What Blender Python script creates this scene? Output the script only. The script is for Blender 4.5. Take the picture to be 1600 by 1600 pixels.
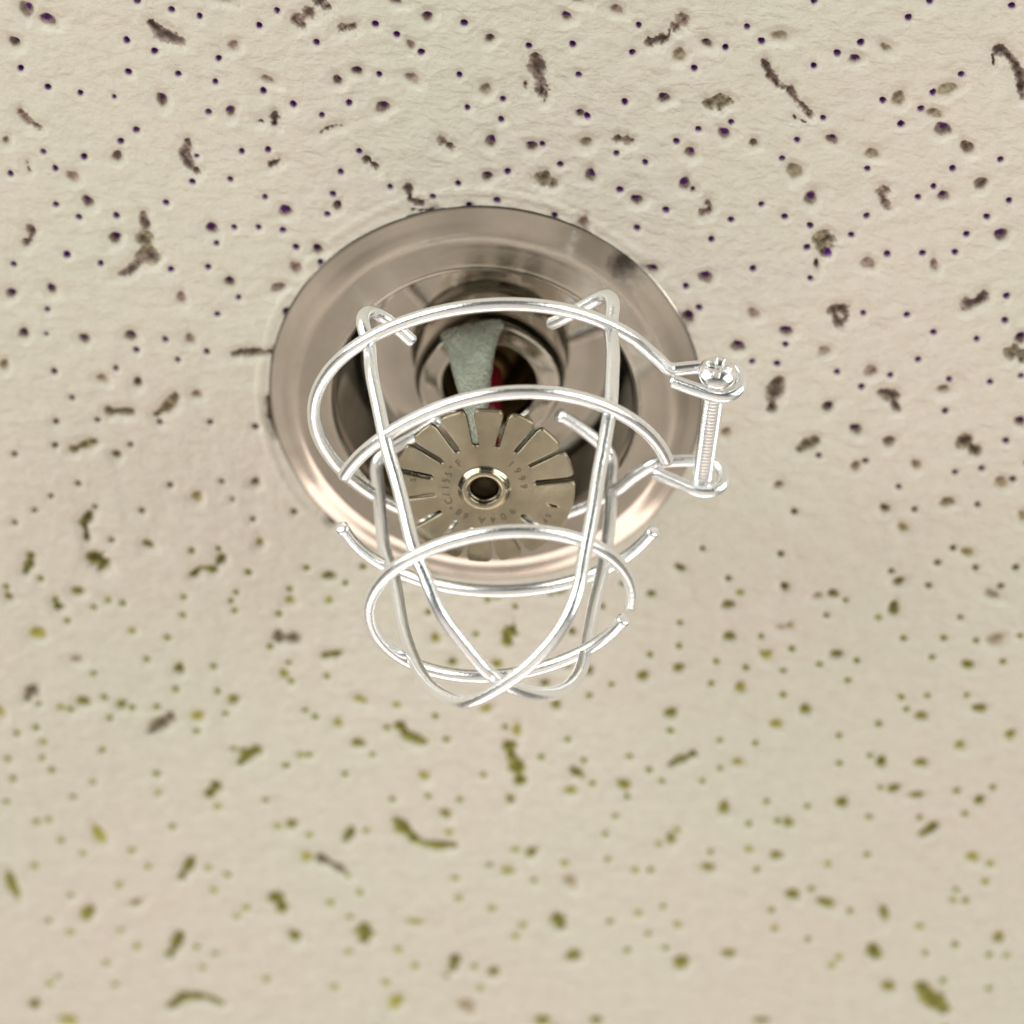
import bpy, math, random
import numpy as np
from mathutils import Vector, Matrix, noise

for o in list(bpy.data.objects):
    bpy.data.objects.remove(o)
S = bpy.context.scene
COL = S.collection
MM = 0.001
CEIL_Z = 2.4                                    # height of the ceiling in metres; local work is in mm from there
rng = np.random.default_rng(7)
random.seed(7)

# traced in mm on the ceiling plane / in the cage's own frame
PINS='-50.1,-60.6,1;-46,-60,1;-56.6,-55.1,1;-52.5,-53.8,1;-72.2,-49.1,1;-56.3,-50.1,1;-49,-50.5,1;-43.1,-53.6,1;-43.5,-49.8,1;-68.2,-46.5,1;-63.4,-46,1;-58.4,-45.9,2;-44.4,-44.8,1;-55.1,-40.8,1;-57.4,-38.7,1;-69,-35.8,1;-62.9,-35.6,1;-67.2,-33.2,1;-74,-31.6,1;-39.3,-38.9,1;-40.9,-34.1,1;-46.6,-33.1,1;-46,-37.4,2;-67.2,-27.1,1;-63.7,-25.3,1;-58,-26.2,1;-50.5,-29.2,1;-40.1,-26.1,1;-42.7,-23.1,1;-65.6,-18.8,1;-55.1,-61.5,1;-34.8,-62,1;-37.3,-59.4,1;-20.5,-61.3,1;-28.9,-57.6,1;-17.3,-60,1;-13.6,-57.6,1;-7.7,-62.8,1;-19.5,-53.5,1;-36.4,-49.1,1;-23.7,-48.5,1;-7.8,-54.6,1;-6.3,-49.5,1;-1.2,-51.4,1;-1.2,-48.1,1;-31.9,-47.4,1;-27.6,-46.1,1;-35.4,-39.6,1;-21.8,-40.8,1;-24.4,-37.1,1;-25.4,-33.3,1;-35.6,-31.7,1;-26.1,-29.8,1;-16.9,-35.4,1;-6.8,-37,1;0.4,-39.7,1;-0.8,-34.8,1;-4.9,-33.6,1;-10.4,-34.5,1;-36.4,-26.5,1;-32.7,-26.4,1;-30.6,-23.7,1;17.4,-65,1;16.9,-60.7,1;8.2,-61.1,1;1.9,-60.2,1;9.5,-56.4,1;16.6,-52.8,1;11.4,-49.9,1;5.2,-44.7,1;16.2,-44.4,1;8.1,-41.7,1;20.6,-43.4,1;17.3,-38.5,1;24.5,-35.9,1;20.5,-32.4,1;26.1,-59.1,1;30.2,-62.8,1;32.9,-66.3,1;35.2,-64.3,1;27.8,-49.6,1;32.4,-51.2,1;24.8,-47.3,1;34.3,-35.3,1;38.5,-38.3,1;31.8,-31.7,1;8,-33.2,1;41.9,-71.2,1;55.6,-70.1,1;58.2,-72.9,1;69.9,-73.3,1;49.4,-65.6,1;46.3,-63.6,1;43.2,-61.3,1;64.5,-62.1,1;60.9,-58.8,1;53.9,-56.9,1;59.6,-56.1,1;57.1,-53.4,1;45.7,-53.2,1;42.4,-49.3,1;40.6,-46.1,1;53.3,-45.7,1;65.7,-47.1,1;72.4,-49.3,1;63.4,-43.9,1;61.4,-41.9,1;74.8,-42.8,1;42.2,-36.6,1;46.2,-35.5,1;54.3,-38,1;72,-39.8,1;69.5,-36.6,1;52.5,-34.6,1;46.2,-31.8,1;49.6,-31,1;58.3,-32,1;63.5,-32.7,1;68.3,-33.4,1;47.4,-26.7,1;56.2,-21.6,1;62.8,-22,1;67.3,-19.4,1;74,-18.9,1;77.2,-26.8,1;77.7,-22.6,1;45.2,-14.9,1;44.4,-11.4,1;53.7,-10.9,1;61.9,-11.2,1;65.7,-14.4,1;71,-11.4,1;57.8,-8.7,1;77.3,-11.6,1;81.8,-13.2,1;71.3,-5.7,1;53,4.6,1;60.4,4.7,1;81.5,-1.4,1;78.6,4,1;74.6,5.2,1;66.3,8.9,1;83.8,5.5,1;50.6,15.4,1;69.4,12.8,1;79.1,10.8,1;76.6,19.4,1;74.6,22.5,1;80.8,22.8,1;87.2,22,1;49.5,23.7,1;67.6,25,1;38.6,-27.4,1;28.9,-23.3,1;31.3,-19.8,1;40.5,-11.3,1;44.3,-11.4,1;-73.8,-16.1,1;-65.6,-18.5,1;-60.4,-17.7,1;-49.6,-17.9,1;-43.9,-18.9,1;-68.7,-8.7,1;-39.1,-14.1,1;-42.3,-10.8,1;-68.9,-4.3,2;-50.3,-5.4,1;-54.8,-3,1;-43.8,-3.9,1;-48.3,-1.9,1;-58,0.7,1;-67.7,2.3,1;-64.9,6.8,1;-67.5,11.5,1;-60.9,10.5,1;-43,9,1;-35.8,9,1;-67.7,16,1;-55.6,14.6,1;-74.2,18.4,1;-64,22.9,1;-49.2,21.6,1;-40.9,20,1;-68.4,25.8,1;-39.1,23.1,2;-61.3,27.1,1;-71.1,28.9,1;-53.7,27,1;-51,9.9,1;-26.8,-21.5,1;-31.7,-12.4,1;-74.4,31.7,1;-58.6,33.3,1;-45.5,33.9,1;-35.7,26.6,1;-41.1,33,1;-70.3,42.4,1;-36.1,37.1,1;-76,44.7,1;-61.5,47.1,1;-56.7,45.7,1;-59.1,45.4,3;-46.6,43.2,1;-46.7,46.9,1;-38,41.3,1;-38.8,43.1,1;-38.2,45,1;-65.9,50.4,1;-55.1,51.1,3;-49.2,51.8,1;-52.6,56.7,1;-61.5,60.7,1;-47.7,62.4,1;-41.4,56.9,1;-40.6,62.1,1;-70.9,68.2,1;-65.5,68.7,1;-67.1,68.4,3;-59.7,65.5,1;-55,67.2,1;-58.8,69.8,1;-50.8,66.6,1;-39.2,66.6,1;-71.4,73.3,1;-74.7,74.9,1;-70.2,76.3,3;-60.1,76.9,1;-76.4,80.7,1;-70.4,79.8,1;-44,70.9,1;-37.6,74,1;-29.1,24.4,1;-26.7,35.2,1;-17.5,33.9,1;-11,36,1;-20.2,37.5,1;-29.3,39.7,1;-22.7,41.2,3;-30.9,44.9,1;-32.1,51.7,1;-28.9,54.7,1;-28.3,58.5,1;-22.4,56.7,1;3.2,38,1;1.8,45.2,1;-25.7,64.2,1;-24,65.4,1;-11.8,66.4,1;-10.4,61.3,3;-3.8,63,1;-1.6,67.7,1;-13.9,72.3,1;-24.7,73.7,1;-26.1,73.8,3;-28.5,76.4,1;8.1,63.9,1;-6.3,41.7,1;4.6,37.4,3;36.9,24.1,1;41.7,29.4,1;7.8,38.9,1;34.9,39.1,1;35.3,43.7,1;30.7,46.1,1;25,52.9,1;21.6,55.6,1;41.7,46.1,1;46.7,46.8,1;41.4,50.7,1;48.4,40.2,1;35.8,61.3,1;44.2,62.4,1;50.2,62.3,1;29.5,67.5,1;18.8,65.2,1;21.9,69.3,1;14.7,69.5,1;21.9,37.3,1;43.9,31.9,3;24.8,32.4,1;50.6,15.5,1;49.5,23.7,1;67.5,25,1;76.6,19.4,1;74.6,22.5,1;80.8,22.8,1;87.1,22.1,1;73.9,27.1,1;85.4,25.9,1;61.1,31.5,1;58.4,34.8,1;80,32.8,1;66.8,34.3,3;71.5,38,1;78,37.2,1;83.3,37.1,1;90.2,35.3,1;53.7,42.1,1;58.6,44.7,1;64.6,43.3,1;52.9,46.7,1;76.7,41.2,1;88.3,40.7,1;63.7,47.5,1;53.5,51.6,1;77.2,49.1,1;73,49.9,1;83.6,48.2,1;74.2,52.3,1;70.1,55.8,1;63.9,59,1;69.6,62.6,1;64.8,64.8,1;-68.8,82.3,1;-75.5,85,1;-76.8,90.3,1;-61.7,84.1,1;-50.7,81,1;-65.1,87.8,1;-71.6,94.2,1;-69.4,93.5,3;-67.3,97.9,1;-50.4,85.2,3;-47.8,92.3,1;-40,86.9,3;-63.5,100.4,3;-54.9,98.6,3;-72,104.3,3;-51.9,101.9,3;-41.3,100.9,3;-38,102.1,1;-40.3,105.9,3;-65.7,110.3,1;-69.6,116.7,1;-65.8,119,3;-57,106.8,3;-56.7,117.4,3;-53.8,121,3;-43.1,119.7,1;-39.7,120.9,1;-68,129.8,1;-69.6,131.8,3;-59.3,125.5,3;-41.9,124.6,3;-57.7,130.7,1;-34.5,109.3,3;-36,111.5,3;-18.4,77.1,1;5.2,74.6,1;-10,81.7,1;-31.8,84.5,1;-3.9,80.4,1;1.6,80.4,1;-14.1,89.2,3;-24,91.4,3;0.2,87.8,3;-29.5,90,3;-16.8,99.8,1;-14.5,103.4,3;-19.6,106.4,3;2,97.9,3;7.7,94.2,1;2.9,102.4,3;-16,109.2,1;8.9,104.1,3;-15.8,117.3,3;-7,115.8,3;-3.8,119.3,3;6.8,118.1,1;8.2,123.2,3;-8.8,123.9,3;-18,126.1,3;2,121,1;-30.3,125.7,3;33.1,70,1;23.8,74.1,1;35.5,72.2,1;42.3,71.4,1;45,68.3,1;30,76.2,1;28.4,80.7,1;27.1,84.9,1;28.1,90.5,1;39.2,82.5,3;36.5,85.9,3;35.7,92,1;33,92.4,3;15.7,96.8,1;45.5,86.6,1;51.3,79.7,1;52,85.3,3;53.9,89.6,1;20.7,92.3,3;11.9,90.3,3;38.7,100,1;34.6,102,3;36.8,106.6,1;29.8,104.6,1;41.7,103.7,3;40.2,109.5,1;33.5,110.9,1;13.5,110.1,3;14.6,107.3,3;53.7,74.5,1;85.2,68.3,1;91.1,66.9,1;72.4,69.1,1;71.4,75.6,1;60.7,74.7,1;56.1,78.5,1;79.9,74.7,1;87.4,73.1,1;72.3,84,1;65.9,86.9,3;93.5,83.4,3;63.8,92.8,1;88.7,89.9,1;93.3,87.5,3;71.2,97.1,1;90.7,92.2,1;88.5,92.3,3;83.8,99,3;64.8,104.4,1;90.5,102.3,1;85.7,105,1;89.8,111,1;58.7,102.5,3;98.1,111.8,1;70.8,107.8,3;69.8,109.8,3;99.8,103.7,3;96.8,103.9,1;57.6,98.4,1'
PITS='-71.3,-58.4,1.06,1.13,1;-68.2,-57.1,1.18,0.88,1;-73.1,-53.1,0.83,0.71,1;-41.1,-55.8,0.84,0.71,1;-51.4,-46,0.81,1.04,1;-41.2,-45.2,0.71,0.78,1;-58,-36.1,0.82,0.74,1;-64.7,-32,0.97,0.86,1;-62.4,-28,0.98,0.81,1;-58.3,-22.2,0.93,0.91,1;-43.5,-25.5,0.81,0.9,1;-74.7,-37,0.53,0.53,2;-42.7,-62.8,0.88,0.37,1;-17.9,-65.2,0.88,0.62,1;-13.1,-63.1,0.83,0.69,1;-3.9,-60.7,0.65,0.65,1;-15.2,-58.5,0.65,0.65,1;-22.8,-53.6,0.8,0.66,1;-25.6,-51.8,0.78,0.64,1;-14.7,-53.3,1.01,0.76,1;-18.8,-48.2,1.02,0.88,1;-3.9,-52.6,0.94,0.77,2;-2.5,-44.3,0.85,0.83,1;-2.6,-38.5,0.76,0.74,1;-32.5,-29.6,0.92,0.92,1;-24.7,-31.3,0.68,0.7,1;-27.3,-23.6,0.73,0.71,1;-35.9,-50.9,0.94,0.56,1;8,-67.9,0.92,0.29,1;6.9,-65.3,0.78,0.59,1;14,-67,0.92,0.69,1;27.5,-63.1,0.78,0.6,1;23.7,-60.9,1.04,0.95,2;10.3,-50.2,0.61,0.62,1;22.2,-53.9,0.84,0.77,1;3.6,-44.1,0.85,0.73,1;11.5,-45.6,0.94,0.73,2;27,-45.6,0.9,0.68,1;31.6,-49.2,0.87,0.83,1;36.1,-48.1,0.56,0.62,1;12.7,-40.3,0.86,0.9,1;26.8,-40.4,0.9,0.9,1;28.1,-39.6,0.38,0.48,1;20,-37,0.91,0.75,1;12.4,-32.5,0.86,0.92,1;29.9,-35.9,0.57,0.64,1;48.9,-62.9,0.78,0.65,1;37.7,-65.3,1.15,0.79,2;53.1,-65.1,0.92,0.55,2;56.1,-57.3,1.02,1.02,2;62.8,-59.5,1.38,0.91,2;61.7,-55.5,1.16,0.72,2;63.3,-53.1,1.21,1.03,1;47.5,-49.8,0.89,0.73,1;53.6,-48.1,0.98,0.83,2;67.3,-50.6,1.07,0.91,1;42.7,-44.1,1.23,1.16,2;70.2,-45,0.98,0.9,1;45.6,-39.9,0.99,1.01,1;65.1,-42.4,0.8,0.79,1;74.6,-36.9,0.99,0.92,1;55.7,-30,1.01,0.98,1;65.6,-30.8,0.67,0.93,1;48,-29.1,0.43,0.76,1;45,-17.1,1.02,0.79,1;51.2,-14.3,0.88,0.79,1;58.8,-11.5,0.88,1.09,1;80.6,-19.6,0.87,0.9,1;53.1,-4.4,0.89,0.81,1;58.1,-0.8,0.94,0.88,1;63.5,0.9,0.99,0.88,1;59,6,0.75,0.83,1;68.4,4.6,0.8,0.77,1;83.1,-5,0.79,0.82,1;82.1,6.4,1.12,0.84,1;74.3,11,1.06,0.85,1;64.8,13.3,0.81,0.73,1;68.2,16.6,0.89,0.73,1;79,20.1,0.97,0.8,1;47.5,10.9,0.86,0.6,2;70.4,-9.4,1.1,0.63,2;23.5,-25.7,0.92,0.66,1;31.7,-25,1.06,0.99,1;29.8,-17.9,0.88,1.06,1;39.7,-19.6,1.02,0.78,1;38,-13.6,1.03,0.96,1;38,2,0.9,0.71,1;-74.4,-10.8,0.8,0.79,1;-68,-12.3,0.7,0.73,1;-48,-13,0.79,0.85,1;-40.6,-16.6,0.74,0.78,1;-72.5,-3.9,0.86,0.75,1;-63,-4,0.85,0.75,1;-55.8,-5.3,1.05,0.75,1;-46.5,-5.8,0.8,0.75,1;-60.2,2.9,0.81,0.7,1;-54.6,3,0.71,0.7,1;-45.3,4.2,0.71,0.7,1;-57.9,16.8,0.72,0.67,1;-44.9,23.4,0.88,0.8,1;-75.7,2.1,0.76,0.82,1;-35.6,19.6,0.77,0.67,1;-27.3,-23.6,0.73,0.71,1;-30.5,-20,0.93,0.94,1;-33.2,-16.3,1.11,0.73,1;-52.7,33.5,0.89,0.69,1;-75.7,46.7,0.75,0.65,1;-64.3,44.3,1.01,0.78,1;-71,53.6,1.24,1.19,1;-47.2,58.2,0.92,0.93,1;-63.4,66.9,1.09,0.95,1;-56.9,66.9,0.87,0.88,1;-38,63.6,0.92,0.95,1;-44,67.9,1.15,0.95,1;-77.5,70.7,0.61,1.3,1;-64.5,58.2,0.92,0.67,2;-34.5,31.1,0.63,0.75,1;-22.8,25.4,0.73,0.74,1;-6,32.7,1.17,0.69,1;-23,36.5,1.05,0.76,1;-29.2,42.1,0.9,0.64,1;-4.8,46.9,0.8,0.78,1;-1.7,51.5,0.8,0.66,1;5.7,51,0.85,0.86,1;-29.6,57.2,0.86,0.8,1;-16.6,61,1.03,0.74,1;-20.1,66.4,0.87,0.75,1;-16.5,70.3,1.09,0.89,1;4.5,60.4,1.02,0.81,1;-33.5,74,0.77,0.9,1;33.8,28.4,0.93,0.63,1;29.7,34.1,0.83,0.57,1;42.3,34.7,0.99,0.83,1;43.3,41,1.15,0.77,1;35.7,48.3,0.9,0.85,1;30,50.7,1.01,0.92,1;21,50.7,0.85,0.79,1;17.5,43,0.68,0.65,1;16.2,58.3,0.91,0.8,1;46.3,51.1,1.01,0.93,1;35.4,57.8,1.18,0.94,1;10.1,64.5,0.81,1.15,1;13.9,54.1,0.91,0.6,1;13.3,35.6,0.68,0.64,1;7.9,43.5,0.42,0.97,1;47.8,66.8,0.86,0.75,1;49.6,44,1.05,0.72,1;17.4,50.1,0.69,0.46,1;86.5,12.2,0.6,0.97,1;69,27,0.92,0.75,1;51,30.1,0.72,0.76,1;58.9,30.6,0.83,0.82,1;69.1,32.4,0.93,1.27,1;61.1,42.5,0.99,0.84,1;82.8,42.2,1.09,0.78,1;50.1,43.6,0.58,0.72,1;57.6,54.4,1.06,0.93,1;53.2,58,0.96,0.94,1;76.9,53.5,0.95,0.87,1;86.2,50.8,1.16,0.86,1;92.1,55.6,0.85,0.94,1;84.2,58.8,0.9,0.74,1;71.7,63.8,0.91,1.02,1;78.4,63.2,1.07,0.89,1;52.8,37.6,0.52,0.51,1;51.4,38.1,0.78,0.45,2;56.5,31.3,0.77,0.63,2;84.3,27.8,1.15,0.76,2;86.3,36.6,1.42,1.09,2;-60.7,95.9,1.13,1.82,1;-76.1,109.4,1.03,2.92,1;-62.8,114.3,1.21,1.81,1;-72.5,137.4,1.12,1.11,1;-66.3,140.7,1.63,1.2,1;-54.3,110.8,1.15,0.52,1;-4.9,76.1,0.88,0.83,1;-27.2,89.4,0.95,0.93,1;-0.7,83.9,0.88,0.99,1;10.2,79.4,0.77,0.77,1;-24.2,96.6,0.96,1.09,1;10.9,95.3,1.06,0.87,1;-25.6,115,1.09,1.21,1;10.2,119.2,1.09,0.99,1;6.1,128.1,1.45,1.72,2;-6.8,128.6,1.22,1.72,1;-4.5,109.1,1.42,0.67,1;20.3,76.2,0.93,0.91,1;29.2,73.8,1.09,1.11,1;14.7,90.7,0.89,1.08,1;38.4,84.7,0.77,1.28,1;46.7,76.9,1.04,1.19,1;45.5,90.3,1.11,0.87,1;22,96.5,1.06,1.46,2;24.1,113.5,1.14,1.44,1;43.3,112.7,1.31,1.59,1;51.4,109.5,1.24,0.9,1;20,129.7,1.45,1.17,1;29.6,128.4,1.16,0.86,1;59.2,124.8,1.43,0.7,1;66.4,73.3,1.14,0.98,1;58,78.8,0.93,0.92,1;74.6,69.2,1.13,0.83,1;89.3,70,0.91,0.9,1;78.7,70.1,1.13,0.69,1;56.8,86.2,0.99,0.93,1;90.3,82.5,1.04,1,1;60.8,94.6,1.11,1.17,1;66.8,95.8,1.53,1.03,1;77.2,96.9,0.83,1.62,1;97.8,99.9,1.06,1.04,1;80.5,113.7,1.13,1.3,1'
CRACKS='1.05,1,-52.9,-57.9,-51.7,-56.6,-49.8,-56.1,-48.6,-55.6;0.84,1,-47.5,-39.4,-47.8,-37,-46.9,-35.5,-45.9,-34.8;0.6,1,-72.5,-42.1,-71.3,-40.6,-69.5,-39.7;0.24,1,-71.5,-33.7,-71.2,-32.3;0.61,1,-71.1,-22.4,-71.2,-20.7,-72.1,-19.8;0.73,1,-53.9,-26.7,-53.7,-24.5,-53.7,-23.1;1.48,2,-53.2,-19.9,-53.7,-22.6;0.98,1,-31.6,-60.7,-30.1,-62;0.93,1,-29,-64.2,-27.8,-63.1;0.58,1,-25.4,-60.1,-23.6,-60.6;0.71,1,-34.7,-45.2,-34.6,-43.9;0.38,1,-37.2,-44,-36,-44.1;0.38,1,-27.7,-43.2,-26.5,-44.2,-24.7,-44.6;0.62,1,-9.8,-43.6,-8.3,-42.8;0.57,1,-20.6,-39.4,-19.2,-38.5;0.53,1,-35,-37,-33.7,-37.9;0.67,1,-14.1,-35.2,-13.7,-33.4,-12,-33.1;0.29,1,-13.4,-31.8,-11.6,-31.8,-9.8,-32.4;0.96,1,23.7,-66.4,22.7,-65.2;0.28,1,21.9,-64.5,21.9,-63.5;0.78,1,19.2,-62.5,21.7,-63.2;1.16,1,3.2,-57.8,3.7,-55.6,4.5,-53.1;0.47,1,1.9,-54.4,1.9,-53.4;0.37,1,5.1,-52.7,4.9,-51.6;0.71,1,16.2,-46.7,18.1,-46.6;1.17,2,28.9,-53.6,31.6,-54.4;1.19,2,5.2,-39.1,7.2,-38.5;0.52,1,30.6,-37.5,31.1,-36.7,30.1,-35.7;0.65,1,36,-61.2,37.1,-59.3,38.5,-57.5,40.4,-57.1;0.6,1,40.4,-57.1,41.5,-55.4,42.8,-54.5,43.9,-53.3;0.28,1,41.4,-52.8,43.1,-52.2;0.82,1,69.2,-66.3,70.6,-65.7,71.9,-64.6,73,-62.7,73.8,-59.7;0.41,1,68.6,-65.3,68.9,-64;0.8,1,56.1,-42,56.4,-40.8,57.1,-39.8;1.43,2,48.6,-32.9,48.8,-31.9;0.73,1,51.5,-21.4,53.3,-22.1,53.8,-20.2,52.8,-19;0.73,1,51.5,-21.4,52.7,-19.3;1.01,1,71.7,-24.6,73.3,-25.4,73.8,-26.6;1.23,1,45,-8.2,44.5,-5.8,44.5,-3.2;1.03,1,61.1,-7.9,62.9,-7.3,63.9,-5.3;1.12,1,75.2,-0.4,77.2,1.1;1.25,2,51.9,1.9,49.9,3.9;1.21,2,80.1,-16.9,81.7,-16.5;0.69,1,-52.6,-19.4,-54.7,-18.3,-56.1,-16.8,-57.6,-15.9;0.77,1,-59,8.8,-57.5,8.7,-55.5,8.6;0.91,1,-48.6,4.9,-49.7,6.9,-51.5,8.6;0.77,1,-64.7,16.5,-63.1,15.6,-61.3,14.8;0.75,1,-39.6,-3.8,-37.1,-4.4,-33.6,-4.9;0.56,1,-33.9,3.7,-33.2,7.2,-32.3,10;0.73,1,-62.1,28.6,-63.2,30.6,-62.6,33.7;1.45,1,-61.3,37.3,-60,38.3;0.79,1,-72,38.2,-72.1,39.5,-73,41.4;0.75,1,-67.9,46.4,-67.5,47.8,-66.8,47.8;0.84,1,-40.5,34.6,-41.2,35.7;0.63,1,-41.9,37.3,-43.8,37.1,-45.3,38.7;1.15,2,-71.7,65.1,-72.8,67.2;1.23,2,-48.6,68.8,-52.1,71.9;1.15,1,-34,73.9,-35.3,75,-36.4,76.8;1.12,2,-30.5,49.7,-27.7,49.7;0.75,1,-22.9,52.6,-20.4,51.7;1.09,1,-9.5,66.2,-8.6,67.5,-5.6,68.8;1.16,1,7.2,44.2,7.1,46.2;1.09,1,9.2,68.1,9.8,70.8;0.68,1,13.8,35.4,16.1,34.2;0.81,1,40.1,65.9,38.3,67.2,36.6,68.6;0.94,1,-40.4,82.7,-41.7,84.7;0.85,1,-44.4,99.4,-45.2,101.7,-46.1,103.6;0.92,1,-46.2,117.5,-47,120.3,-48,122.3;1,1,-47.7,134.8,-45.1,132.1,-41.3,131.6,-38.4,133;0.89,1,-16.8,89.5,-17.7,91.8;1.28,1,-8.9,86.7,-7.4,88.3,-6.1,89.6;0.95,1,-5.9,90,-3.1,91.2,1.1,90.7;1.2,1,-29.1,106.7,-28,108.8;0.84,2,-21.8,96.6,-17.8,98.7;1.66,1,-13.2,111.5,-13.2,114.2;1.03,1,3.3,116.7,3,119;0.92,1,20.3,71.6,22,72.9;1.2,1,10.7,72,11.5,75.1;1.3,1,20.5,105.1,21.2,106.8;0.92,1,82.8,76.3,80.8,78.3;1.29,1,76.3,105.2,77.4,106.9;1.98,1,86.6,113.4,88.7,115.8,91.1,117.8'
RING_ONE=[26.158, 0.009, -0.146, -0.046, -0.453, -0.009, 0.371, 0.146, -0.151, 0.024, -0.004]
RING_TWO_NEAR=[23.788, 0.635, 0.402, -0.107, 0.179, -0.444, -0.157, 0.096, -0.013, -0.02, 0.061]
RING_THREE=[17.903, -1.429, 0.422, 0.175, 0.506, 0.024, 0.019, 0.047, -0.125]
HEIGHTS=[0, 14.694, 33.295]
RIB_A=[[8.58, 10.63, -8.8], [11.0, 13.31, -7.97], [14.23, 16.82, -7.51], [16.42, 19.23, -6.86], [17.41, 20.49, -4.27], [16.76, 19.94, -2.17], [16.5, 19.91, 0.99], [16.49, 20.15, 4.37], [15.95, 19.91, 8.9], [15.42, 19.68, 13.31], [14.49, 18.98, 17.3], [13.57, 18.3, 21.31], [12.98, 17.82, 23.38], [11.88, 17.04, 28.71], [10.84, 16.23, 32.78], [9.81, 15.43, 36.81], [8.83, 14.68, 40.84], [6.68, 12.66, 44.74], [4.43, 10.37, 46.51], [1.29, 7.09, 47.91], [-2.35, 3.21, 48.32], [-5.95, -0.7, 47.94], [-8.04, -3.04, 46.68], [-10.94, -6.47, 42.81], [-12.89, -8.88, 38.75], [-14.09, -10.49, 34.53], [-15.24, -12.15, 29.02], [-15.86, -13.24, 23.45], [-16.47, -14.33, 17.75], [-17.7, -16.12, 11.51], [-18.07, -16.98, 5.5], [-18.2, -17.45, 1.12], [-18.38, -17.94, -2.73], [-18.59, -18.4, -5.86], [-17.83, -17.68, -7.04], [-15.04, -14.65, -6.76], [-11.02, -10.26, -6.01], [-8.54, -7.6, -6.14]]
RIB_B=[[-12.04, 11.47, -6.15], [-13.98, 13.55, -6.96], [-16.0, 15.73, -7.44], [-17.77, 17.65, -7.16], [-19.15, 19.17, -5.05], [-18.95, 18.99, -2.84], [-18.16, 18.18, -0.18], [-18.11, 18.2, 3.87], [-17.62, 17.74, 7.77], [-17.06, 17.2, 11.68], [-16.43, 16.61, 16.19], [-15.13, 15.3, 21.69], [-14.31, 14.49, 26.16], [-13.33, 13.53, 31.71], [-11.77, 11.92, 36.16], [-10.01, 10.09, 40.49], [-6.95, 6.85, 43.65], [-4.34, 4.07, 45.86], [-2.13, 1.7, 46.67], [0.44, -1.08, 46.44], [3.98, -4.92, 45.0], [7.17, -8.42, 42.28], [9.5, -10.99, 38.46], [10.85, -12.53, 34.26], [11.63, -13.43, 30.38], [12.98, -15.0, 24.25], [14.91, -17.22, 16.61], [16.31, -18.85, 9.81], [17.44, -20.19, 2.4], [17.8, -20.65, -1.9], [18.43, -21.4, -5.76], [18.08, -21.07, -8.24], [16.25, -19.11, -8.99], [13.76, -16.43, -9.53], [10.21, -12.6, -9.55]]
LOOP_F=[[25.03, 9.68, -0.0], [27.73, 9.68, -0.07], [30.06, 9.68, -0.17], [32.7, 9.68, -0.48], [34.31, 9.68, 0.09], [35.35, 9.68, 1.69], [35.03, 9.68, 3.77], [33.98, 9.68, 4.99], [32.27, 9.68, 5.47], [30.31, 9.68, 4.77], [27.93, 9.68, 3.63], [25.21, 9.68, 2.12]]
LOOP_B=[[23.64, -13.27, 0.0], [26.39, -13.27, -0.43], [29.97, -13.27, -0.28], [32.28, -13.27, -0.08], [33.49, -13.27, 0.84], [34.09, -13.27, 2.61], [33.74, -13.27, 4.52], [32.09, -13.27, 5.59], [29.89, -13.27, 5.45], [27.53, -13.27, 3.94], [25.3, -13.27, 2.62], [23.79, -13.27, 1.57]]
CAGE_O=[2.304, -11.883, -24.501]
CAGE_M=[[0.98907, -0.0545, 0.13697], [-0.1004, -0.92939, 0.35519], [0.10794, -0.36506, -0.9247]]
CAM_R=[0.99557, -0.07864, 0.05158]
CAM_U=[-0.09405, -0.83249, 0.546]
CAM_F=[0.0, 0.54843, 0.8362]
CAM_C=[5.83486, -232.5834, -385.60828]


def W(p):                                        # mm in the ceiling's frame -> world metres
    return Vector((p[0] * MM, p[1] * MM, CEIL_Z + p[2] * MM))

# ------------------------------------------------------------------ camera, world, lamps, exposure
cam_d = bpy.data.cameras.new('camera')
cam = bpy.data.objects.new('camera', cam_d)
COL.objects.link(cam)
S.camera = cam
cr, cu, cf = Vector(CAM_R), Vector(CAM_U), Vector(CAM_F)
m3 = Matrix((cr, cu, -cf)).transposed()
cam.matrix_world = Matrix.Translation(W(CAM_C)) @ m3.to_4x4()
cam_d.sensor_width = 36
cam_d.lens = 101.25
cam_d.clip_start = 0.02
cam_d.clip_end = 50
cam_d.dof.use_dof = True
cam_d.dof.focus_distance = 0.412
cam_d.dof.aperture_fstop = 14

wd = bpy.data.worlds.new('World')
S.world = wd
wd.use_nodes = True
bg = wd.node_tree.nodes['Background']
# unseen room, its gradient shaped for the metal's reflections: a pale floor below and ahead, dim walls and a dim side behind the photographer
_n = wd.node_tree
_tc = _n.nodes.new('ShaderNodeTexCoord')
_sp = _n.nodes.new('ShaderNodeVectorMath')
_sp.operation = 'DOT_PRODUCT'
_sp.inputs[1].default_value = (0, .45, -.893)
_rp = _n.nodes.new('ShaderNodeValToRGB')
_mr = _n.nodes.new('ShaderNodeMapRange')
_mr.inputs['From Min'].default_value = -1
_mr.inputs['From Max'].default_value = 1
_n.links.new(_tc.outputs['Generated'], _sp.inputs[0])
_n.links.new(_sp.outputs['Value'], _mr.inputs['Value'])
_n.links.new(_mr.outputs[0], _rp.inputs[0])
_nz = _n.nodes.new('ShaderNodeTexNoise')           # noise added to break up the reflections in the metal
_nz.inputs['Scale'].default_value = 2.2
_nz.inputs['Detail'].default_value = 3
_n.links.new(_tc.outputs['Generated'], _nz.inputs['Vector'])
_nr = _n.nodes.new('ShaderNodeValToRGB')
_nr.color_ramp.elements[0].position, _nr.color_ramp.elements[0].color = .38, (.55, .53, .50, 1)
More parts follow.
